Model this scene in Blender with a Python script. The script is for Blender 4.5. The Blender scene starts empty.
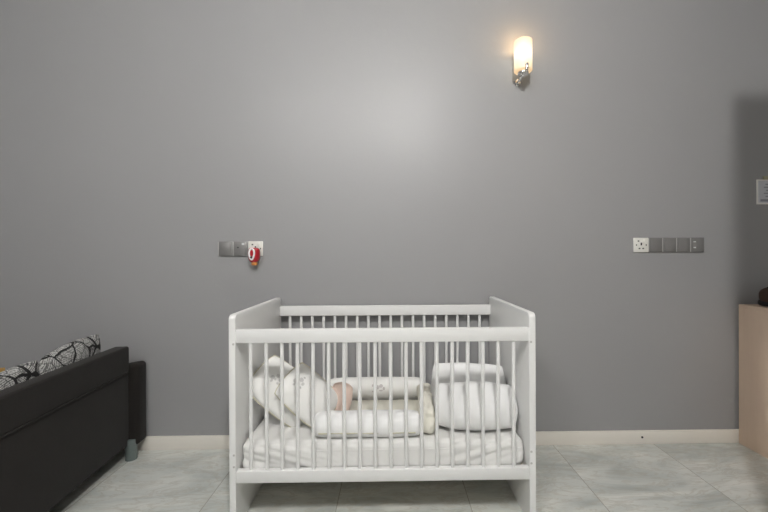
import bpy, bmesh, math, random
from math import radians as R, sin, cos, pi
from mathutils import Vector, Matrix, Euler, noise

random.seed(4)
sc = bpy.context.scene
col = sc.collection

# ------------------------------------------------------------------ materials
def new_mat(name):
    m = bpy.data.materials.new(name); m.use_nodes = True
    nt = m.node_tree
    return m, nt, nt.nodes['Principled BSDF']

def N(nt, t, **kw):
    n = nt.nodes.new(t)
    for k, v in kw.items(): setattr(n, k, v)
    return n

def val(nt, op, a, b=None, c=None):
    n = N(nt, 'ShaderNodeMath', operation=op)
    for i, x in enumerate((a, b, c)):
        if x is None: continue
        if isinstance(x, (int, float)): n.inputs[i].default_value = x
        else: nt.links.new(x, n.inputs[i])
    return n.outputs[0]

def mix(nt, fac, a, b):
    n = N(nt, 'ShaderNodeMix', data_type='RGBA')
    if isinstance(fac, (int, float)): n.inputs[0].default_value = fac
    else: nt.links.new(fac, n.inputs[0])
    for i, x in ((6, a), (7, b)):
        if isinstance(x, tuple): n.inputs[i].default_value = (*x, 1)
        else: nt.links.new(x, n.inputs[i])
    return n.outputs[2]

def coords(nt, scale=None, rot=None):
    tc = N(nt, 'ShaderNodeTexCoord'); o = tc.outputs['Object']
    if scale or rot:
        mp = N(nt, 'ShaderNodeMapping'); nt.links.new(o, mp.inputs[0])
        if scale: mp.inputs['Scale'].default_value = scale
        if rot: mp.inputs['Rotation'].default_value = rot
        o = mp.outputs[0]
    return o

def noise_tex(nt, vec, scale, detail=4, rough=.55, dist=0):
    n = N(nt, 'ShaderNodeTexNoise'); nt.links.new(vec, n.inputs['Vector'])
    n.inputs['Scale'].default_value = scale; n.inputs['Detail'].default_value = detail
    n.inputs['Roughness'].default_value = rough; n.inputs['Distortion'].default_value = dist
    return n.outputs['Fac']

def bump(nt, b, h, strength, dist=.002):
    n = N(nt, 'ShaderNodeBump'); n.inputs['Strength'].default_value = strength
    n.inputs['Distance'].default_value = dist
    nt.links.new(h, n.inputs['Height']); nt.links.new(n.outputs[0], b.inputs['Normal'])

def ramp(nt, fac, stops):
    n = N(nt, 'ShaderNodeValToRGB'); nt.links.new(fac, n.inputs[0])
    el = n.color_ramp.elements
    while len(el) < len(stops): el.new(.5)
    for e, (p, c) in zip(el, stops): e.position = p; e.color = (*c, 1)
    return n.outputs[0]

def simple(name, c, rough=.5, metal=0, spec=.5, mottled=.06, scale=30, bmp=0, coat=0):
    m, nt, b = new_mat(name)
    v = coords(nt)
    f = noise_tex(nt, v, scale)
    nt.links.new(mix(nt, f, tuple(x*(1-mottled) for x in c), tuple(min(1, x*(1+mottled)) for x in c)), b.inputs['Base Color'])
    b.inputs['Roughness'].default_value = rough; b.inputs['Metallic'].default_value = metal
    b.inputs['Specular IOR Level'].default_value = spec
    b.inputs['Coat Weight'].default_value = coat
    if bmp: bump(nt, b, noise_tex(nt, v, scale*4), bmp)
    return m

def fabric(name, c, weave=500, bmp=.3, marks=None, mark_col=(.52, .51, .50), sheen=.1, mottled=.04):
    m, nt, b = new_mat(name)
    v = coords(nt)
    f = noise_tex(nt, v, 12, 5)
    colr = mix(nt, f, tuple(x*(1-mottled) for x in c), tuple(min(1, x*(1+mottled)) for x in c))
    if marks:
        acc = None
        sep = N(nt, 'ShaderNodeSeparateXYZ'); nt.links.new(v, sep.inputs[0])
        for (cx, cz, rx, rz) in marks:
            dx = val(nt, 'POWER', val(nt, 'DIVIDE', val(nt, 'SUBTRACT', sep.outputs[0], cx), rx), 2)
            dz = val(nt, 'POWER', val(nt, 'DIVIDE', val(nt, 'SUBTRACT', sep.outputs[2], cz), rz), 2)
            k = val(nt, 'LESS_THAN', val(nt, 'ADD', dx, dz), 1)
            acc = k if acc is None else val(nt, 'MAXIMUM', acc, k)
        stitch = noise_tex(nt, v, 260, 2)
        acc = val(nt, 'MULTIPLY', acc, val(nt, 'MULTIPLY_ADD', stitch, .9, .25))
        colr = mix(nt, acc, colr, mark_col)
    nt.links.new(colr, b.inputs['Base Color'])
    b.inputs['Roughness'].default_value = .92
    b.inputs['Specular IOR Level'].default_value = .2
    b.inputs['Sheen Weight'].default_value = sheen
    bump(nt, b, noise_tex(nt, v, weave, 2), bmp, .0008)
    return m

# wall: satin grey paint
def wall_mat(name, c, rough):
    m, nt, b = new_mat(name)
    v = coords(nt)
    f = noise_tex(nt, v, 1.3, 3)
    nt.links.new(mix(nt, f, tuple(x*.97 for x in c), tuple(x*1.03 for x in c)), b.inputs['Base Color'])
    r = noise_tex(nt, v, 3.0, 4)
    nt.links.new(val(nt, 'MULTIPLY_ADD', r, .06, rough-.03), b.inputs['Roughness'])
    b.inputs['Specular IOR Level'].default_value = .5
    h = val(nt, 'ADD', noise_tex(nt, v, 55, 3), val(nt, 'MULTIPLY', noise_tex(nt, v, 9, 2), 1.5))
    bump(nt, b, h, .22, .002)
    return m
M = {}
M['wall'] = wall_mat('grey_satin_paint', (.338, .338, .341), .43)
M['side_wall'] = wall_mat('grey_satin_paint_side', (.325, .325, .328), .5)
M['ceiling'] = simple('ceiling_paint', (.50, .50, .49), .9)
M['baseboard'] = simple('cream_skirting_paint', (.86, .82, .75), .35, mottled=.03, scale=6)

def floor_mat():
    m, nt, b = new_mat('marbled_tile')
    v = coords(nt)
    sep = N(nt, 'ShaderNodeSeparateXYZ'); nt.links.new(v, sep.inputs[0])
    masks = []; cells = []
    for ax, off, size in ((0, .35, .6), (1, 2.188, 1.2)):
        t = val(nt, 'DIVIDE', val(nt, 'ADD', val(nt, 'SUBTRACT', sep.outputs[ax], off), 12), size)
        fr = val(nt, 'FRACT', t)
        d = val(nt, 'ABSOLUTE', val(nt, 'SUBTRACT', fr, .5))
        masks.append(val(nt, 'GREATER_THAN', d, .5-.0015/size))
        cells.append(val(nt, 'FLOOR', t))
    grout = val(nt, 'MAXIMUM', masks[0], masks[1])
    cellv = N(nt, 'ShaderNodeCombineXYZ')
    nt.links.new(cells[0], cellv.inputs[0]); nt.links.new(cells[1], cellv.inputs[1])
    wn = N(nt, 'ShaderNodeTexWhiteNoise'); nt.links.new(cellv.outputs[0], wn.inputs[0])
    mp = N(nt, 'ShaderNodeMapping'); nt.links.new(v, mp.inputs[0])
    mp.inputs['Rotation'].default_value = (0, 0, R(-38)); mp.inputs['Scale'].default_value = (1, 3.2, 1)
    va = N(nt, 'ShaderNodeVectorMath', operation='MULTIPLY_ADD')
    nt.links.new(wn.outputs['Color'], va.inputs[0]); va.inputs[1].default_value = (7, 7, 7)
    nt.links.new(mp.outputs[0], va.inputs[2])
    n1 = noise_tex(nt, va.outputs[0], 1.7, 7, .6, .9)
    n2 = noise_tex(nt, va.outputs[0], 4.2, 6, .62, 1.6)
    base = ramp(nt, n1, [(.3, (.43, .455, .43)), (.43, (.58, .605, .575)), (.55, (.69, .705, .665)), (.68, (.82, .82, .775))])
    vein = ramp(nt, n2, [(.44, (0, 0, 0)), (.49, (1, 1, 1)), (.54, (0, 0, 0))])
    base = mix(nt, val(nt, 'MULTIPLY', vein, .42), base, (.46, .42, .34))
    vein2 = ramp(nt, n1, [(.485, (0, 0, 0)), (.5, (1, 1, 1)), (.515, (0, 0, 0))])
    base = mix(nt, val(nt, 'MULTIPLY', vein2, .3), base, (.72, .73, .70))
    c = mix(nt, val(nt, 'MULTIPLY', grout, .75), base, (.25, .22, .17))
    nt.links.new(c, b.inputs['Base Color'])
    nt.links.new(val(nt, 'MULTIPLY_ADD', grout, .4, .30), b.inputs['Roughness'])
    bump(nt, b, val(nt, 'SUBTRACT', 1, grout), .4, .001)
    return m
M['floor'] = floor_mat()

M['crib'] = simple('white_lacquer', (.80, .80, .79), .42, mottled=.02, scale=8)
M['cap'] = simple('screw_cap_grey', (.52, .51, .49), .5)
M['board'] = simple('mattress_board', (.66, .60, .50), .7)
M['sheet'] = fabric('white_sheet', (.77, .765, .745), bmp=.15)
M['white_fab'] = fabric('white_cotton', (.87, .87, .865), bmp=.2)
bear = []
for dx, dz, rx_, rz_ in ((-.014, .004, .012, .011), (.012, .006, .013, .011), (-.020, -.010, .006, .008), (-.004, -.006, .007, .006),
                         (.018, -.012, .008, .009), (.006, -.026, .008, .005), (.026, .014, .006, .005)):
    bear.append((-.080+dx*cos(R(42))-dz*sin(R(42)), .012+dx*sin(R(42))+dz*cos(R(42)), rx_*.85, rz_*.85))
M['pillow_fab'] = fabric('white_cotton_with_motif', (.87, .865, .84), marks=bear)
M['bolster_fab'] = fabric('white_bolster_with_motif', (.88, .875, .85),
    marks=[(.01, .026, .012, .010), (.03, .032, .010, .008), (-.012, .034, .006, .006), (.03, .010, .010, .004), (-.012, .006, .006, .004), (.045, .02, .006, .008)], mark_col=(.52, .48, .48))
M['cream'] = fabric('cream_piping', (.60, .57, .44))
M['quilt'] = fabric('cream_quilt', (.86, .835, .74), marks=None, bmp=.4, mottled=.1)
M['peach'] = fabric('peach_plush', (.84, .66, .57), weave=260, bmp=.6, sheen=.5)

def sofa_mat():
    m, nt, b = new_mat('charcoal_brown_weave')
    v = coords(nt)
    w1 = noise_tex(nt, v, 420, 2); w2 = noise_tex(nt, v, 3, 3)
    c = mix(nt, w1, (.007, .0057, .0050), (.018, .0150, .013))
    c = mix(nt, val(nt, 'MULTIPLY', w2, .3), c, (.036, .034, .032))
    nt.links.new(c, b.inputs['Base Color'])
    b.inputs['Roughness'].default_value = .95
    b.inputs['Specular IOR Level'].default_value = .2
    b.inputs['Sheen Weight'].default_value = .08
    bump(nt, b, w1, .5, .001)
    return m
M['sofa'] = sofa_mat()
M['leg'] = simple('sage_grey_metal', (.135, .165, .16), .4, metal=.2)

def pattern_mat():
    m, nt, b = new_mat('branch_pattern_fabric')
    v = coords(nt)
    nz = N(nt, 'ShaderNodeTexNoise'); nt.links.new(v, nz.inputs['Vector']); nz.inputs['Scale'].default_value = 9
    va = N(nt, 'ShaderNodeVectorMath', operation='MULTIPLY_ADD')
    nt.links.new(nz.outputs['Color'], va.inputs[0]); va.inputs[1].default_value = (.05, .05, .05)
    nt.links.new(v, va.inputs[2])
    vo = N(nt, 'ShaderNodeTexVoronoi', feature='DISTANCE_TO_EDGE'); vo.inputs['Scale'].default_value = 9
    nt.links.new(va.outputs[0], vo.inputs['Vector'])
    vc = N(nt, 'ShaderNodeTexVoronoi'); vc.inputs['Scale'].default_value = 9
    nt.links.new(va.outputs[0], vc.inputs['Vector'])
    thick = val(nt, 'MULTIPLY_ADD', noise_tex(nt, v, 5, 2), .20, -.055)
    line = val(nt, 'LESS_THAN', vo.outputs['Distance'], thick)
    sp = N(nt, 'ShaderNodeSeparateXYZ'); nt.links.new(v, sp.inputs[0])
    sc_ = N(nt, 'ShaderNodeSeparateColor'); nt.links.new(vc.outputs['Color'], sc_.inputs[0])
    ang = val(nt, 'MULTIPLY', sc_.outputs[0], 6.28)
    s = val(nt, 'ADD', val(nt, 'MULTIPLY', sp.outputs[0], val(nt, 'COSINE', ang)), val(nt, 'MULTIPLY', sp.outputs[2], val(nt, 'SINE', ang)))
    st = val(nt, 'SINE', val(nt, 'MULTIPLY_ADD', noise_tex(nt, v, 60, 2), 6, val(nt, 'MULTIPLY', s, 900)))
    hatch = val(nt, 'MULTIPLY_ADD', st, .5, .5)
    c = mix(nt, hatch, (.10, .10, .10), (.56, .56, .54))
    v2 = N(nt, 'ShaderNodeTexVoronoi', feature='DISTANCE_TO_EDGE'); v2.inputs['Scale'].default_value = 26
    nt.links.new(va.outputs[0], v2.inputs['Vector'])
    fine = val(nt, 'LESS_THAN', v2.outputs['Distance'], .045)
    speck = val(nt, 'GREATER_THAN', noise_tex(nt, v, 150, 2), .58)
    c = mix(nt, val(nt, 'MULTIPLY', speck, .6), c, (.75, .75, .73))
    c = mix(nt, val(nt, 'MULTIPLY', fine, .7), c, (.03, .03, .03))
    c = mix(nt, line, c, (.008, .008, .008))
    nt.links.new(c, b.inputs['Base Color'])
    b.inputs['Roughness'].default_value = .8
    return m
M['pattern'] = pattern_mat()
M['ochre'] = fabric('ochre_fabric', (.50, .30, .08))

def wood(name, a, c, rough=.5):
    m, nt, b = new_mat(name)
    v = coords(nt, (9, 9, .55))
    f = noise_tex(nt, v, 3.2, 6, .6, .6)
    g = noise_tex(nt, coords(nt, (40, 40, 1.0)), 6, 3)
    c1 = mix(nt, f, a, c)
    c1 = mix(nt, val(nt, 'MULTIPLY', g, .15), c1, tuple(x*.7 for x in a))
    nt.links.new(c1, b.inputs['Base Color']); b.inputs['Roughness'].default_value = rough
    return m
M['birch'] = wood('pale_birch_veneer', (.74, .565, .43), (.84, .66, .52))
M['shadow_unit'] = wood('pale_birch_shadow_unit', (.46, .335, .235), (.56, .42, .31))  # wood of the unseen unit added to cast the wall shadow
M['steel'] = simple('brushed_steel', (.62, .62, .62), .3, metal=1)
M['chrome'] = simple('chrome', (.78, .77, .75), .12, metal=1, mottled=.01)
M['plate_grey'] = simple('grey_metallic_plastic', (.27, .265, .26), .38, metal=.35, mottled=.04, scale=60)
M['plate_edge'] = simple('light_grey_plate_edge', (.52, .51, .50), .35, metal=.3)
M['plate_white'] = simple('white_plastic', (.83, .82, .77), .35, mottled=.01)
M['hole'] = simple('dark_hole', (.02, .02, .02), .6)
M['led'] = simple('pale_switch_mark', (.70, .72, .72), .4)
M['red'] = simple('red_plastic', (.42, .008, .02), .3, coat=.3)
M['emblem'] = simple('white_print', (.86, .84, .84), .4)
M['amber'] = simple('amber_liquid_bottle', (.62, .26, .08), .2)
M['paper'] = simple('notice_paper', (.62, .64, .68), .5)
M['ink'] = simple('faded_ink', (.30, .31, .36), .6)
M['sleeve'] = simple('plastic_sleeve_rim', (.86, .855, .83), .3)
M['clip'] = simple('olive_clip', (.40, .38, .25), .4)
M['brown'] = simple('dark_brown_leather', (.045, .020, .011), .5, bmp=.4)
M['black'] = simple('black_plastic', (.01, .01, .011), .35)

def emit(name, c, s, base=(.9, .85, .75)):
    m, nt, b = new_mat(name)
    v = coords(nt); f = noise_tex(nt, v, 20)
    nt.links.new(mix(nt, f, tuple(x*.97 for x in base), base), b.inputs['Base Color'])
    b.inputs['Emission Color'].default_value = (*c, 1); b.inputs['Emission Strength'].default_value = s
    b.inputs['Roughness'].default_value = .4
    return m

def shade_mat():
    m, nt, b = new_mat('lit_opal_glass')
    v = coords(nt)
    sp = N(nt, 'ShaderNodeSeparateXYZ'); nt.links.new(v, sp.inputs[0])
    # the bulb sits in the upper half of the glass; the opal glass glows around it
    d = val(nt, 'ABSOLUTE', val(nt, 'SUBTRACT', sp.outputs[2], .125))
    fall = val(nt, 'MAXIMUM', val(nt, 'SUBTRACT', 1, val(nt, 'DIVIDE', d, .15)), 0)
    c = ramp(nt, fall, [(0, (.95, .42, .14)), (.35, (1, .64, .30)), (.7, (1, .84, .58)), (1, (1, .93, .78))])
    nt.links.new(c, b.inputs['Emission Color'])
    nt.links.new(val(nt, 'MULTIPLY_ADD', fall, .52, .34), b.inputs['Emission Strength'])
    b.inputs['Base Color'].default_value = (.55, .5, .42, 1)
    b.inputs['Roughness'].default_value = .25
    return m
M['shade'] = shade_mat()

# ------------------------------------------------------------------ geometry helpers
def link_bm(name, bm, mat, parent=None, smooth=True, angle=35):
    bmesh.ops.recalc_face_normals(bm, faces=bm.faces[:])
    me = bpy.data.meshes.new(name); bm.to_mesh(me); bm.free()
    if smooth:
        for p in me.polygons: p.use_smooth = True
        me.set_sharp_from_angle(angle=R(angle))
    me.materials.append(mat)
    o = bpy.data.objects.new(name, me); col.objects.link(o)
    if parent: o.parent = parent
    return o

def add_box(bm, x0, x1, y0, y1, z0, z1, bev=0, seg=2):
    t = bmesh.new()
    bmesh.ops.create_cube(t, size=1)
    for v in t.verts:
        v.co = Vector(((x0+x1)/2+v.co.x*(x1-x0), (y0+y1)/2+v.co.y*(y1-y0), (z0+z1)/2+v.co.z*(z1-z0)))
    if bev: bmesh.ops.bevel(t, geom=t.edges[:], offset=bev, segments=seg, profile=.5, affect='EDGES')
    merge(bm, t)

def merge(bm, t, mtx=None):
    mp = {}
    for v in t.verts: mp[v] = bm.verts.new(mtx @ v.co if mtx else v.co)
    for f in t.faces:
        try: bm.faces.new([mp[v] for v in f.verts])
        except ValueError: pass
    t.free()

def add_cyl(bm, p0, p1, r0, r1=None, seg=20, bev=0):
    p0, p1 = Vector(p0), Vector(p1); r1 = r0 if r1 is None else r1
    t = bmesh.new()
    d = p1-p0
    bmesh.ops.create_cone(t, cap_ends=True, segments=seg, radius1=r0, radius2=r1, depth=d.length)
    if bev:
        es = [e for e in t.edges if abs(e.verts[0].co.z-e.verts[1].co.z) < 1e-6]
        bmesh.ops.bevel(t, geom=es, offset=bev, segments=2, profile=.5, affect='EDGES')
    q = Vector((0, 0, 1)).rotation_difference(d.normalized()).to_matrix().to_4x4()
    merge(bm, t, Matrix.Translation((p0+p1)/2) @ q)

def add_lathe(bm, prof, seg=40, mtx=None):
    t = bmesh.new(); rings = []
    for r, z in prof:
        if r < 1e-6: rings.append([t.verts.new((0, 0, z))])
        else: rings.append([t.verts.new((r*cos(2*pi*i/seg), r*sin(2*pi*i/seg), z)) for i in range(seg)])
    for a, b in zip(rings, rings[1:]):
        for i in range(seg):
            j = (i+1) % seg
            q = [a[i % len(a)], a[j % len(a)], b[j % len(b)], b[i % len(b)]]
            u = []
            for x in q:
                if x not in u: u.append(x)
            if len(u) > 2: t.faces.new(u)
    merge(bm, t, mtx)

def add_tube(bm, pts, r, seg=8, closed=False):
    pts = [Vector(p) for p in pts]; n = len(pts); rings = []
    for i, p in enumerate(pts):
        a = pts[(i-1) % n] if (closed or i) else p
        b = pts[(i+1) % n] if (closed or i < n-1) else p
        d = (b-a).normalized()
        up = Vector((0, 0, 1)) if abs(d.z) < .9 else Vector((0, 1, 0))
        s = d.cross(up).normalized(); u = s.cross(d)
        rings.append([bm.verts.new(p+s*r*cos(2*pi*k/seg)+u*r*sin(2*pi*k/seg)) for k in range(seg)])
    for i in range(n if closed else n-1):
        a, b = rings[i], rings[(i+1) % n]
        # align to the least twisted match
        off = min(range(seg), key=lambda o: (a[0].co-b[o].co).length)
        for k in range(seg):
            bm.faces.new((a[k], a[(k+1) % seg], b[(k+1+off) % seg], b[(k+off) % seg]))
    if not closed:
        bm.faces.new(rings[0]); bm.faces.new(rings[-1])

def rbox_bm(sx, sy, sz, r, n=(40, 20, 10), disp=None):
    """rounded soft box, dense enough to wrinkle"""
    bm = bmesh.new(); h = (sx/2, sy/2, sz/2); cache = {}
    def axis_pts(i, k):
        return -1+2*i/k
    def vert(p):
        key = tuple(round(c, 5) for c in p)
        if key in cache: return cache[key]
        q = Vector([p[a]*h[a] for a in range(3)])
        c = Vector([max(-h[a]+r, min(h[a]-r, q[a])) for a in range(3)])
        d = q-c
        if d.length > 1e-9: q = c+d.normalized()*r
        if disp: q = disp(q, (q-c).normalized() if (q-c).length > 1e-9 else Vector(p).normalized())
        cache[key] = bm.verts.new(q); return cache[key]
    for ax in range(3):
        b, c = (ax+1) % 3, (ax+2) % 3
        for s in (-1, 1):
            for i in range(n[b]):
                for j in range(n[c]):
                    q = []
                    for di, dj in ((0, 0), (1, 0), (1, 1), (0, 1)):
                        p = [0, 0, 0]; p[ax] = s; p[b] = axis_pts(i+di, n[b]); p[c] = axis_pts(j+dj, n[c])
                        q.append(vert(p))
                    if len(set(q)) > 2:
                        try: bm.faces.new(q)
                        except ValueError: pass
    return bm

def pillow_xy(u, v, w, h, rnd):
    x = u*math.sqrt(1-rnd*v*v/2); z = v*math.sqrt(1-rnd*u*u/2)
    x *= 1-.05*(1-v*v); z *= 1-.05*(1-u*u)
    return x*w/2, z*h/2

def pillow_bm(w, h, t, rnd=.35, n=36, seed=0, wr=.006, p=.5, sag=0):
    """stuffed pillow standing in the local xz plane, front towards -y"""
    bm = bmesh.new(); grids = []
    for side in (-1, 1):
        g = []
        for i in range(n+1):
            row = []
            for j in range(n+1):
                u = sin(pi/2*(-1+2*i/n)); v = sin(pi/2*(-1+2*j/n))
                x, z = pillow_xy(u, v, w, h, rnd)
                k = max(0, (1-u*u)*(1-v*v))**p
                k *= 1-sag*v
                y = side*t/2*k
                e = noise.noise(Vector((x*9+seed*3.1, z*9, side*2+seed)))*wr*min(1, k*2)
                e += noise.noise(Vector((x*22+z*14, z*20-x*9, side*4+seed)))*wr*.6*min(1, k*2)
                edge = noise.noise(Vector((x*14, z*14, seed*5)))*wr*.5
                row.append(bm.verts.new((x+edge, y+side*e, z+edge)))
            g.append(row)
        grids.append(g)
    for g in grids:
        for i in range(n):
            for j in range(n):
                bm.faces.new((g[i][j], g[i+1][j], g[i+1][j+1], g[i][j+1]))
    bmesh.ops.remove_doubles(bm, verts=bm.verts[:], dist=.0004)
    return bm

def piping_bm(w, h, rnd, r, n=28):
    pts = []
    def e(u, v):
        x, z = pillow_xy(u, v, w, h, rnd); pts.append((x, 0, z))
    for i in range(n): e(sin(pi/2*(-1+2*i/n)), -1)
    for i in range(n): e(1, sin(pi/2*(-1+2*i/n)))
    for i in range(n): e(-sin(pi/2*(-1+2*i/n)), 1)
    for i in range(n): e(-1, -sin(pi/2*(-1+2*i/n)))
    bm = bmesh.new(); add_tube(bm, pts, r, 8, True); return bm

def superell_bm(a, b, c, e1, e2, nu=48, nv=40, seed=0, wr=0.0):
    """poles on the x axis; e1 shapes the length, e2 the cross section"""
    bm = bmesh.new()
    P = lambda x, e: math.copysign(abs(x)**e, x)
    rings = []
    for i in range(nu+1):
        th = -pi/2+pi*i/nu
        cr = P(cos(th), e1); x = a*P(sin(th), e1)
        if i in (0, nu): rings.append([bm.verts.new((x, 0, 0))]); continue
        ring = []
        for j in range(nv):
            ph = 2*pi*j/nv
            q = Vector((x, b*cr*P(cos(ph), e2), c*cr*P(sin(ph), e2)))
            if wr: q += Vector((0, q.y, q.z)).normalized()*noise.noise(q*11+Vector((seed, seed*2, 0)))*wr
            ring.append(bm.verts.new(q))
        rings.append(ring)
    for A, B in zip(rings, rings[1:]):
        for j in range(nv):
            k = (j+1) % nv
            q = []
            for v in (A[j % len(A)], A[k % len(A)], B[k % len(B)], B[j % len(B)]):
                if v not in q: q.append(v)
            bm.faces.new(q)
    return bm

def thing(name, label, cat, loc=(0, 0, 0), rot=(0, 0, 0), group=None):
    o = bpy.data.objects.new(name, None); col.objects.link(o)
    o.empty_display_size = .05
    o.location = loc; o.rotation_euler = rot
    tag(o, label, cat, group); return o

def tag(o, label, cat, group=None):
    o['label'] = label; o['category'] = cat
    if group: o['group'] = group
    return o

def box_obj(name, mat, parent, *dims, bev=0, seg=2):
    bm = bmesh.new(); add_box(bm, *dims, bev=bev, seg=seg); return link_bm(name, bm, mat, parent)

def struct(name, mat, *dims, bev=0):
    o = box_obj(name, mat, None, *dims, bev=bev); o['kind'] = 'structure'; return o

# ------------------------------------------------------------------ room
WY = 2.19          # painted face of the wall behind the crib
XL, XR, YB, ZC = -3.4, 3.6, -3.2, 2.95
struct('floor', M['floor'], XL-.1, XR+.1, YB-.1, WY+.1, -.1, 0)
struct('wall_back', M['wall'], XL-.1, XR+.1, WY, WY+.1, 0, ZC)
struct('wall_left', M['side_wall'], XL-.1, XL, YB, WY, 0, ZC)
struct('wall_right', M['side_wall'], XR, XR+.1, YB, WY, 0, ZC)
struct('ceiling', M['ceiling'], XL-.1, XR+.1, YB-.1, WY+.1, ZC, ZC+.1)
bb = struct('baseboard_back', M['baseboard'], XL, XR, WY-.013, WY, 0, .079, bev=.003)
bm = bmesh.new(); add_cyl(bm, (1.480, WY-.012, .042), (1.480, WY-.0155, .042), .006, seg=14)
s = link_bm('screw_hole', bm, M['hole'], bb); s['label'] = 'dark screw hole'
struct('baseboard_left', M['baseboard'], XL, XL+.013, YB, WY-.014, 0, .079, bev=.003)
struct('baseboard_right', M['baseboard'], XR-.013, XR, YB, WY-.014, 0, .079, bev=.003)

# ------------------------------------------------------------------ crib
CX, CY0, CY1 = -.0355, 1.53, 2.165
HI, T = .604, .028
crib = thing('baby_crib', 'white slatted wooden baby crib standing against the grey wall', 'crib', (CX, CY0, 0))
def panel_bm(x0, x1):
    # end panel: flat board, top front and rear corners rounded
    D = CY1-CY0; H = .885; pts = []
    def arc(cy, cz, r, a0, a1):
        for i in range(7):
            a = a0+(a1-a0)*i/6; pts.append((cy+r*cos(a), cz+r*sin(a)))
    pts += [(0, 0), (D, 0)]
    arc(D-.022, H-.022, .022, 0, pi/2); arc(.022, H-.022, .022, pi/2, pi)
    t = bmesh.new()
    f = t.faces.new([t.verts.new((x0, y, z)) for y, z in pts])
    r = bmesh.ops.extrude_face_region(t, geom=[f])
    for v in r['geom']:
        if isinstance(v, bmesh.types.BMVert): v.co.x = x1
    es = [e for e in t.edges if abs(e.verts[0].co.x-e.verts[1].co.x) < 1e-6]
    bmesh.ops.bevel(t, geom=es, offset=.0035, segments=2, profile=.5, affect='EDGES')
    return t
for sgn in (-1, 1):
    x0, x1 = sorted((sgn*HI, sgn*(HI+T)))
    p = link_bm('end_panel', panel_bm(x0, x1), M['crib'], crib)
    for z in (.262, .31, .765):
        bm = bmesh.new(); add_cyl(bm, (sgn*(HI+.008), .002, z), (sgn*(HI+.008), -.0012, z), .0045, seg=12)
        c = link_bm('screw_cap', bm, M['cap'], p)
BR0, BR1 = .191, .241
D = CY1-CY0
for y0, y1, TR0, TR1 in ((.004, .032, .767, .823), (D-.032, D-.004, .781, .837)):
    box_obj('top_rail', M['crib'], crib, -HI-.004, HI+.004, y0, y1, TR0, TR1, bev=.004)
    box_obj('bottom_rail', M['crib'], crib, -HI-.004, HI+.004, y0, y1, BR0, BR1, bev=.004)
for yc, TR0 in ((.018, .767), (D-.018, .781)):
    sp_mesh = None
    for i in range(18):
        x = (i-8.5)*.0643-.002
        if sp_mesh is None:
            bm = bmesh.new()
            add_lathe(bm, [(0, BR1-.012), (.0065, BR1-.012), (.0065, BR1-.001), (.0078, BR1+.012), (.0078, TR0-.012), (.0065, TR0+.001), (.0065, TR0+.012), (0, TR0+.012)], 18)
            o = link_bm('spindle', bm, M['crib'], crib); sp_mesh = o.data
        else:
            o = bpy.data.objects.new('spindle', sp_mesh); col.objects.link(o); o.parent = crib
        o.location = (x, yc, 0)
box_obj('mattress_base', M['board'], crib, -HI, HI, .033, D-.033, .198, .212, bev=.001)

# mattress with a fitted sheet
MT0, MT1 = .2125, .342
mx, my0, my1 = .599, CY0+.035, CY1-.037
def sheet_disp(q, n):
    x, y, z = q
    side = max(0, -n.y)
    el = max(0, min(1, (-x-.05)/.45)); er = max(0, min(1, (x-.2)/.3))
    d = 0
    if side > .3:
        d += el*.017*(abs(noise.noise(Vector((x*6+z*22, z*4-x*1, 3.2))))**.7-.35)
        d += el*.009*noise.noise(Vector((x*15+z*45, z*9, 7)))
        d += er*.015*(abs(noise.noise(Vector((x*7-z*24, z*4, 9.2))))**.7-.35)
        d += er*.008*noise.noise(Vector((x*15-z*45, z*9, 1)))
        if z < 0: d += .003*noise.noise(Vector((x*25, 0, 5)))*(-z/.06)
    if n.z > .5:
        d += .004*noise.noise(Vector((x*8, y*12, 1)))
    d = max(-.010, min(.004, d))
    return q+n*d
bm = rbox_bm(2*mx, my1-my0, MT1-MT0, .034, (150, 40, 26), sheet_disp)
mat_t = link_bm('crib_mattress', bm, M['sheet'], None, angle=80)
mat_t.location = (CX, (my0+my1)/2, (MT0+MT1)/2)
tag(mat_t, 'white mattress in a creased fitted sheet lying inside the crib', 'mattress')
bm = bmesh.new()
pts = []
# elastic seam running round the sheet just under the top edge
a, b = mx-.0, (my1-my0)/2
rr = .034
for (cx, cy, a0) in ((a-rr, -b+rr, -pi/2), (a-rr, b-rr, 0), (-a+rr, b-rr, pi/2), (-a+rr, -b+rr, pi)):
    for i in range(7):
        t = a0+i*pi/12; pts.append((cx+(rr-.001)*cos(t), cy+(rr-.001)*sin(t), .030))
add_tube(bm, pts, .0022, 6, True)
link_bm('seam', bm, M['sheet'], mat_t)

# two small pillows leaning in the left corner, rotated on their corners
def small_pillow(label, loc, rot, w, h, t, seed):
    o = thing('baby_pillow', label, 'pillow', loc, rot, 'printed baby pillows in the crib')
    link_bm('cushion_body', pillow_bm(w, h, t, .55, 36, seed, .008, .45), M['pillow_fab'], o, angle=80)
    pp = link_bm('piping', piping_bm(w, h, .55, .004), M['cream'], o)
    pp['label'] = 'cream piping'
    return o
small_pillow('white baby pillow with grey motif, leaning nearest the left end of the crib', (-.502, 1.760, .484), Euler((R(-32), R(42), R(7))), .35, .225, .09, 1)
small_pillow('white baby pillow with grey motif beside the peach soft toy, overlapping its twin', (-.383, 1.712, .484), Euler((R(-27), R(44), R(4))), .285, .20, .08, 2)

# back bolster
bo = tag(link_bm('bolster', superell_bm(.262, .058, .060, .30, .9, 60, 40, 3, .003), M['bolster_fab'], None, angle=80), 'short white bolster with a small motif lying along the rear of the crib', 'bolster')
bo.location = (-.088, 2.02, MT1+.060)
bm = bmesh.new()
pts = [(-.225+.45*i/20, -.0475-.002*sin(i), -.026) for i in range(21)]
add_tube(bm, pts, .0028, 6); link_bm('piping', bm, M['cream'], bo)['label'] = 'cream piping'
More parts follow.
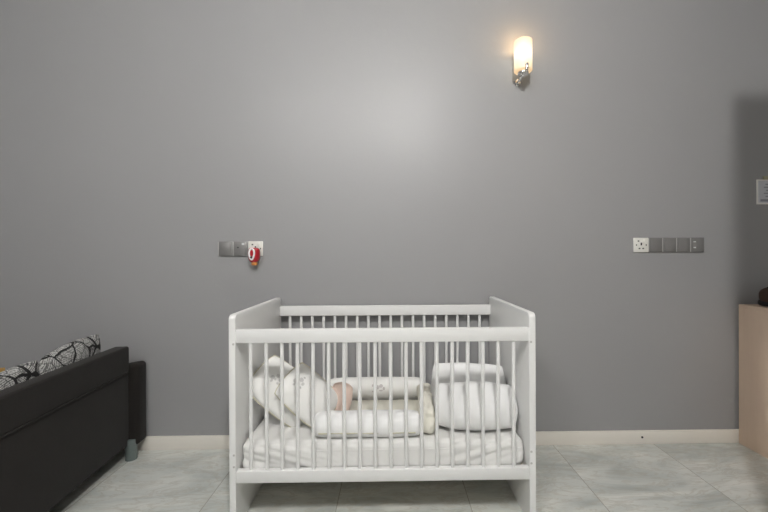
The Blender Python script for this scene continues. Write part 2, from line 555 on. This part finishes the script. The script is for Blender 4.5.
# front bolster
bf = tag(link_bm('bolster', superell_bm(.232, .056, .052, .28, .85, 60, 40, 5, .004), M['white_fab'], None, angle=80), 'long plain white bolster lying along the front of the mattress behind the crib bars', 'bolster')
bf.location = (-.106, 1.624, MT1+.050)
bm = bmesh.new()
pts = [(-.205+.41*i/20, -.0525-.002*sin(i*1.3), -.017) for i in range(21)]
add_tube(bm, pts, .0028, 6); link_bm('piping', bm, M['cream'], bf)['label'] = 'cream piping'

# cream quilt folded between the bolsters and to their right
def quilt_disp(q, n):
    d = .010*noise.noise(Vector((q.x*26, q.y*9, q.z*24)))+.005*noise.noise(Vector((q.x*60, q.y*30, q.z*50)))
    return q+n*d
ql = tag(link_bm('cream_quilt', rbox_bm(.070, .36, .115, .03, (24, 50, 24), quilt_disp), M['quilt'], None, angle=80), 'crumpled cream quilt bundled between the bolsters and the white pillows', 'blanket')
ql.location = (.162, 1.775, MT1+.064); ql.rotation_euler = (0, R(-3), R(-3))
pad = tag(link_bm('changing_pad', rbox_bm(.52, .20, .028, .013, (50, 24, 8), lambda q, n: q+n*.003*noise.noise(q*14)), M['quilt'], None, angle=80), 'flat cream pad lying between the two bolsters', 'pad')
pad.location = (-.10, 1.845, MT1+.0175)

# peach cushion
def peach_disp(q, n):
    return q+n*(.007*noise.noise(q*16)+.004*noise.noise(q*34))
pt = thing('peach_toy', 'peach soft plush toy tucked beside the printed pillows in the crib', 'toy', (-.266, 1.765, MT1+.006), Euler((R(-8), R(12), 0)))
bm = pillow_bm(.115, .178, .07, .8, 26, 6, .004, .5)
for v in bm.verts: v.co.z += .09
link_bm('plush_body', bm, M['peach'], pt, angle=80)
bm = pillow_bm(.055, .15, .04, .9, 20, 8, .003, .5)
bmesh.ops.transform(bm, matrix=Matrix.Translation((-.036, -.02, .080)) @ Matrix.Rotation(R(-16), 4, 'Y'), verts=bm.verts[:])
link_bm('plush_ear', bm, M['peach'], pt, angle=80)

# pillows at the right end
pr = tag(link_bm('white_pillow', pillow_bm(.39, .26, .12, .5, 40, 11, .009, .42, .1), M['white_fab'], None, angle=80), 'plain white pillow standing behind the other one at the right of the crib', 'pillow', 'plain white pillows in the crib')
pr.location = (.380, 1.845, .462); pr.rotation_euler = (R(-14), R(1), R(-5))
pf = tag(link_bm('white_pillow', pillow_bm(.395, .215, .155, .62, 40, 12, .007, .38, .15), M['white_fab'], None, angle=80), 'plump white pillow slumped in front at the right end of the crib', 'pillow', 'plain white pillows in the crib')
pf.location = (.378, 1.682, .443); pf.rotation_euler = (R(-24), R(1), R(-2))

# ------------------------------------------------------------------ sofa
sofa = thing('sofa', 'dark charcoal fabric sofa seen from behind at the left', 'sofa', (-1.452, 2.075, 0), (0, 0, R(5.26)))
L = 1.86
S = M['sofa']
box_obj('back_panel', S, sofa, -.085, 0, -L, 0, .085, .487, bev=.008, seg=3)
box_obj('back_top', S, sofa, -.070, .006, -L, 0, .491, .632, bev=.012, seg=4)
bm = bmesh.new(); add_tube(bm, [(.003, -L+.01, .489), (.003, -.01, .489)], .0055, 8); link_bm('piping', bm, S, sofa)
box_obj('seat_base', S, sofa, -.82, -.085, -L, 0, .10, .27, bev=.01)
for y0 in (-L+.004, -L/2+.002):
    link_bm('seat_cushion', (lambda b: (bmesh.ops.translate(b, vec=(-.49, y0+L/4-.003, .325), verts=b.verts[:]), b)[1])(rbox_bm(.68, L/2-.006, .112, .035, (16, 18, 6))), S, sofa, angle=60)
def arm(y0, y1):
    bm = bmesh.new()
    add_box(bm, -.84, .046, y0, y1, .075, .528, bev=.022, seg=4)
    for v in bm.verts:                                   # the arm falls away towards the seat front
        if v.co.z > .4: v.co.z -= .13*max(0, min(1, (-.02-v.co.x)/.7))
    return link_bm('armrest', bm, S, sofa)
arm(.001, .098); arm(-L-.11, -L-.001)
for lx, ly in ((.004, .012), (-.76, .03), (.004, -L-.04), (-.76, -L-.04)):
    bm = bmesh.new(); add_cyl(bm, (lx, ly, 0), (lx, ly, .115), .029, seg=28, bev=.003)
    link_bm('leg', bm, M['leg'], sofa)['label'] = 'sage grey metal leg'

def sofa_cushion(label, ly, ltop, w, h, t, mat, rx, ry, seed, lx, group=None):
    # local coordinates of the sofa turned into the room's
    a = R(5.26)
    x = -1.452+lx*cos(a)-ly*sin(a); y = 2.075+lx*sin(a)+ly*cos(a)
    o = tag(link_bm('throw_cushion', pillow_bm(w, h, t, .5, 36, seed, .006, .5), mat, None, angle=80), label, 'cushion', group)
    o.rotation_euler = Euler((R(rx), R(ry), a+R(90)), 'XYZ')
    o.location = (x, y, ltop-h/2*abs(cos(R(rx))))
    return o
sofa_cushion('black and silver patterned cushion at the far end of the sofa', -.200, .715, .42, .335, .13, M['pattern'], 12, -5, 21, -.165, 'patterned cushions along the sofa back')
sofa_cushion('black and silver patterned cushion nearer the camera, cut by the left edge of the photo', -.580, .672, .44, .30, .13, M['pattern'], 12, -6, 22, -.175, 'patterned cushions along the sofa back')
sofa_cushion('ochre cushion just showing behind the patterned ones on the sofa', -.475, .636, .40, .255, .10, M['ochre'], 14, 0, 23, -.385)

# ------------------------------------------------------------------ birch cabinet at the right
CBX, CBH = 2.060, .826
cab = thing('birch_cabinet', 'pale birch side cabinet against the wall at the right edge', 'cabinet', (CBX, 1.78, 0))
BI = M['birch']
dW, dD = .80, WY-.014-1.78
box_obj('side_panel', BI, cab, 0, .018, 0, dD, 0, CBH-.018, bev=.001)
box_obj('side_panel', BI, cab, dW-.018, dW, 0, dD, 0, CBH-.018, bev=.001)
box_obj('top', BI, cab, 0, dW, -.002, dD, CBH-.0178, CBH, bev=.0012)
box_obj('back_board', BI, cab, .018, dW-.018, dD-.01, dD-.004, .05, CBH-.018)
box_obj('shelf', BI, cab, .018, dW-.018, .025, dD-.01, .40, .418)
box_obj('plinth', BI, cab, .018, dW-.018, .03, .048, 0, .06)
box_obj('bottom', BI, cab, .018, dW-.018, .022, dD-.01, .06, .078)
for k in range(2):
    x0 = .02+k*(dW-.04)/2
    d = box_obj('door', BI, cab, x0+.001, x0+(dW-.04)/2-.001, .001, .019, .063, CBH-.021, bev=.001)
    hx = x0+(dW-.04)/2-.03 if k == 0 else x0+.03
    bm = bmesh.new(); add_tube(bm, [(hx, .002, .50), (hx, -.02, .50), (hx, -.02, .62), (hx, .002, .62)], .005)
    link_bm('handle', bm, M['steel'], d)

pz = CBH
bag = thing('leather_pouch', 'dark brown rounded pouch sitting on the birch cabinet', 'pouch', (2.168, 2.060, pz), (0, 0, R(6)))
bm = superell_bm(.084, .052, .050, .7, .8, 32, 28, 2, .004)
bmesh.ops.translate(bm, vec=(0, 0, .062), verts=bm.verts[:]); link_bm('pouch_body', bm, M['brown'], bag, angle=80)
bm = superell_bm(.074, .054, .021, .4, .6, 32, 28)
bmesh.ops.translate(bm, vec=(0, 0, .0212), verts=bm.verts[:]); link_bm('base', bm, M['black'], bag, angle=80)
bm = bmesh.new(); add_tube(bm, [(-.06+.012*i, 0, .109+.004*sin(i*pi/10)) for i in range(11)], .004, 6)
link_bm('zip', bm, M['black'], bag)

# notice hanging on the wall
nx, nz = 2.180, 1.420
nt_ = thing('wall_notice', 'small printed notice in a plastic sleeve hanging on the wall above the cabinet', 'notice', (nx, WY, nz))
box_obj('sleeve', M['sleeve'], nt_, 0, .235, -.006, -.001, 0, .148, bev=.001)
box_obj('paper', M['paper'], nt_, .008, .227, -.0075, -.0058, .010, .140)
bm = bmesh.new()
for i, (w0, w1) in enumerate(((.05, .20), (.04, .215), (.055, .18), (.04, .205), (.05, .21))):
    add_box(bm, w0, w1, -.0082, -.0073, .120-.018*i-.004, .120-.018*i+.002)
add_box(bm, .02, .215, -.0082, -.0073, .016, .030)
link_bm('printed_lines', bm, M['ink'], nt_)
box_obj('clip', M['clip'], nt_, .04, .20, -.010, -.001, .147, .168, bev=.002)

# unseen storage unit added to shade the wall at right; open legs let light under
wd = thing('shadow_storage_unit', 'unseen birch storage unit added to shade the wall, closed cupboard on four legs', 'storage unit', (1.40, .48, 0))
WW, WDp, W0, WH = .60, .85, 1.42, 2.33
box_obj('carcass', M['shadow_unit'], wd, .021, WW, 0, WDp, W0, WH, bev=.002)
for x in (.021, WW-.045):
    for y in (0, WDp-.045):
        box_obj('leg', M['shadow_unit'], wd, x, x+.045, y, y+.045, 0, W0-.0005, bev=.003)
box_obj('low_shelf', M['shadow_unit'], wd, .067, WW-.046, .002, WDp-.002, .16, .18, bev=.002)
for k in range(2):
    d = box_obj('door', M['shadow_unit'], wd, 0, .02, k*WDp/2+.002, (k+1)*WDp/2-.002, W0+.002, WH-.002, bev=.001)
    hy = WDp/2+(-.04 if k == 0 else .04)
    bm = bmesh.new(); add_tube(bm, [(.002, hy, 1.50), (-.022, hy, 1.50), (-.022, hy, 1.64), (.002, hy, 1.64)], .005)
    link_bm('handle', bm, M['steel'], d)

# ------------------------------------------------------------------ sockets and switches
PL = .086
def plate(name, cx, cz, label, mat, group, size=PL):
    o = thing(name, label, 'socket' if 'socket' in name else 'switch', (cx, WY, cz), group=group)
    box_obj('plate', mat, o, -size/2+.0006, size/2-.0006, -.009, -.0005, -.043, .043, bev=.0025)
    return o
def switch(cx, cz, label, group, kind=0):
    o = plate('wall_switch', cx, cz, label, M['plate_grey'], group)
    box_obj('rocker', M['plate_grey'], o, -.031, .031, -.0125, -.008, -.036, .036, bev=.002)
    e = box_obj('edge_strip', M['plate_edge'], o, -.0425, -.0385, -.0105, -.008, -.041, .041, bev=.0008)
    e['label'] = 'light grey edge strip'
    if kind == 1:
        for z in (.018, -.016):
            box_obj('marker', M['led'], o, -.026, -.012, -.0136, -.012, z-.003, z+.003)
    if kind == 2:
        box_obj('marker', M['led'], o, .010, .024, -.0136, -.012, .022, .034)
        bm = bmesh.new(); add_cyl(bm, (-.012, -.012, .008), (-.012, -.0136, .008), .004, seg=12); link_bm('indicator', bm, M['hole'], o)
    return o
def socket(cx, cz, label, group, size=PL):
    o = plate('wall_socket', cx, cz, label, M['plate_white'], group, size)
    def hole(x0, x1, z0, z1): box_obj('socket_hole', M['hole'], o, x0, x1, -.0096, -.0085, z0, z1)
    hole(-.004, .004, -.002, .014)
    hole(-.016, -.006, -.024, -.017); hole(.006, .016, -.024, -.017)
    hole(-.032, -.026, -.004, .004); hole(.026, .032, -.004, .004)
    hole(-.022, -.012, .020, .027)
    box_obj('switch_rocker', M['plate_white'], o, .010, .026, -.013, -.008, .010, .032, bev=.001)
    return o
gl = 'plates in the left row on the wall'; gr = 'plates in the right row on the wall'
lx = [-.966, -.8795, -.792]
switch(lx[0], 1.167, 'grey wall switch at the left end of the row of three plates', gl)
switch(lx[1], 1.167, 'grey wall switch next to the white socket holding the red plug-in device', gl, 2)
so = socket(lx[2], 1.168, 'white wall socket with a red device plugged in', gl)
z = 1.180
rx = [1.481]
socket(rx[0], z, 'white universal wall socket starting the right hand row of five plates', gr, .088)
for i, (k, lab) in enumerate(((0, 'grey wall switch immediately right of the bare white socket'),
        (0, 'grey wall switch in the middle of the row of five plates'),
        (0, 'grey wall switch second from the right end of the row of five plates'),
        (1, 'grey wall switch with two pale marks at the right end of the row of five'))):
    switch(rx[0]+.0838*(i+1)+.001, z, lab, gr, k)

# red plug-in repellent
rp = thing('plug_in_repellent', 'red plug-in vaporiser with a white ring mark in the left white socket', 'vaporiser', (lx[2]+.003, WY-.0165, 1.124))
bm = superell_bm(.043, .026, .033, .5, .8, 36, 32)
bmesh.ops.transform(bm, matrix=Matrix.Translation((0, -.022, .006)) @ Matrix.Rotation(R(-90), 4, 'Y'), verts=bm.verts[:])
for v in bm.verts:
    k = max(0, min(1, (.012-v.co.z)/.05)); v.co.x *= 1-.34*k*k
link_bm('housing', bm, M['red'], rp, angle=70)
bm = bmesh.new()
pts = []
for i in range(36):
    t = 2*pi*i/36
    x = -.005+(.0145+.0035*sin(t))*cos(t); z = .011+.030*sin(t)
    pts.append((x, -.0225-.026*(max(0, 1-(abs(x)/.036)**2.5-(abs(z-.006)/.047)**4))**.5, z))
add_tube(bm, pts, .0058, 8, True)
link_bm('ring_mark', bm, M['emblem'], rp)['label'] = 'white ring mark'
bm = bmesh.new(); add_cyl(bm, (-.005, -.044, -.007), (-.005, -.0535, -.007), .0068, seg=16); link_bm('button', bm, M['hole'], rp)
bm = bmesh.new(); add_lathe(bm, [(0, -.053), (.013, -.053), (.017, -.048), (.017, -.036), (.012, -.030), (0, -.030)], 24, Matrix.Translation((.002, -.022, 0)))
link_bm('refill_bottle', bm, M['amber'], rp)['label'] = 'amber refill bottle'
bm = bmesh.new(); add_box(bm, -.012, .012, .001, .0082, .012, .034, bev=.001)
link_bm('plug', bm, M['red'], rp)

# ------------------------------------------------------------------ wall lamp
lamp = thing('wall_lamp', 'lit wall lamp with a white glass cylinder shade on a chrome bracket', 'lamp', (.750, WY, 2.126))
bm = bmesh.new(); add_lathe(bm, [(0, 0), (.022, 0), (.022, .008), (.017, .014), (0, .016)], 36, Matrix.Translation((0, -.0005, .014)) @ Matrix.Rotation(R(90), 4, 'X'))
link_bm('wall_plate', bm, M['chrome'], lamp)
bm = bmesh.new(); add_tube(bm, [(0, -.012, .014), (0, -.05, .012), (0, -.10, .012), (0, -.140, .013), (0, -.151, .019), (0, -.155, .032), (0, -.152, .052)], .0085, 14)
link_bm('bracket_arm', bm, M['chrome'], lamp)
bm = bmesh.new(); add_lathe(bm, [(0, .018), (.028, .018), (.030, .022), (.030, .033), (0, .033)], 32, Matrix.Translation((0, -.094, 0)))
link_bm('shade_holder', bm, M['chrome'], lamp)
bm = bmesh.new(); ro, ri = .050, .046
add_lathe(bm, [(.0, .034), (ro-.006, .034), (ro, .040), (ro, .206), (ro-.002, .208), (ri, .206), (ri, .042), (ri-.004, .038), (0, .038)], 48)
sh = link_bm('glass_shade', bm, M['shade'], lamp); sh.location = (0, -.094, 0); sh['label'] = 'glowing white glass cylinder'

# ------------------------------------------------------------------ ceiling lights (above and behind the viewpoint; two are added fill)
def ceiling_light(x, y, power, label):
    # close-fitting opal globe: the glowing glass itself is the light
    r = .105
    o = thing('ceiling_light', label, 'ceiling light', (x, y, ZC), group='opal globe ceiling lights')
    bm = bmesh.new(); add_lathe(bm, [(0, -.001), (.075, -.001), (.075, -.012), (.05, -.020), (.035, -.028), (0, -.028)], 40)
    link_bm('ceiling_rose', bm, M['plate_white'], o)
    bm = bmesh.new(); add_lathe(bm, [(max(0, r*sin(pi*i/12)) if 0 < i < 12 else 0, -.030-r+r*cos(pi*i/12)) for i in range(13)], 20)
    link_bm('opal_globe', bm, emit('lit_opal_globe', (1, .983, .962), power/(4*pi*pi*r*r)), o, angle=80)
    return o
ceiling_light(.19, -.30, 112, 'opal globe ceiling light overhead in the middle of the room')
ceiling_light(-.95, -.55, 48, 'added fill globe on the ceiling, left of the middle of the room')  # fill lamp added to brighten the cabinet side and crib ends
ceiling_light(-1.3, -2.3, 20, 'added fill globe on the ceiling at the rear left of the room')  # unseen lamp added as weak frontal fill for the back wall

ld = bpy.data.lights.new('wall_lamp_bulb', 'POINT'); ld.energy = .55; ld.color = (1, .62, .28); ld.shadow_soft_size = .03
lo = bpy.data.objects.new('wall_lamp_bulb', ld); col.objects.link(lo); lo.parent = lamp; lo.location = (0, -.094, .235)
w = bpy.data.worlds.new('world'); sc.world = w; w.use_nodes = True
bg = w.node_tree.nodes['Background']; bg.inputs[0].default_value = (.95, .98, 1, 1); bg.inputs[1].default_value = .15

# ------------------------------------------------------------------ camera
cd = bpy.data.cameras.new('camera'); cam = bpy.data.objects.new('camera', cd); col.objects.link(cam)
cd.sensor_width = 36; cd.lens = 372/768*36; cd.clip_start = .02
yaw, pitch, roll = R(-.9), R(-.15), R(-.25)
cd.shift_x = -13.2/768
q = (Matrix.Rotation(yaw, 4, 'Z') @ Matrix.Rotation(R(90)+pitch, 4, 'X') @ Matrix.Rotation(roll, 4, 'Z'))
cam.matrix_world = Matrix.Translation((0, 0, 1.127)) @ q
sc.camera = cam
sc.view_settings.view_transform = 'Standard'; sc.view_settings.look = 'None'
sc.view_settings.exposure = .38; sc.view_settings.gamma = 1; sc.view_settings.use_curve_mapping = False
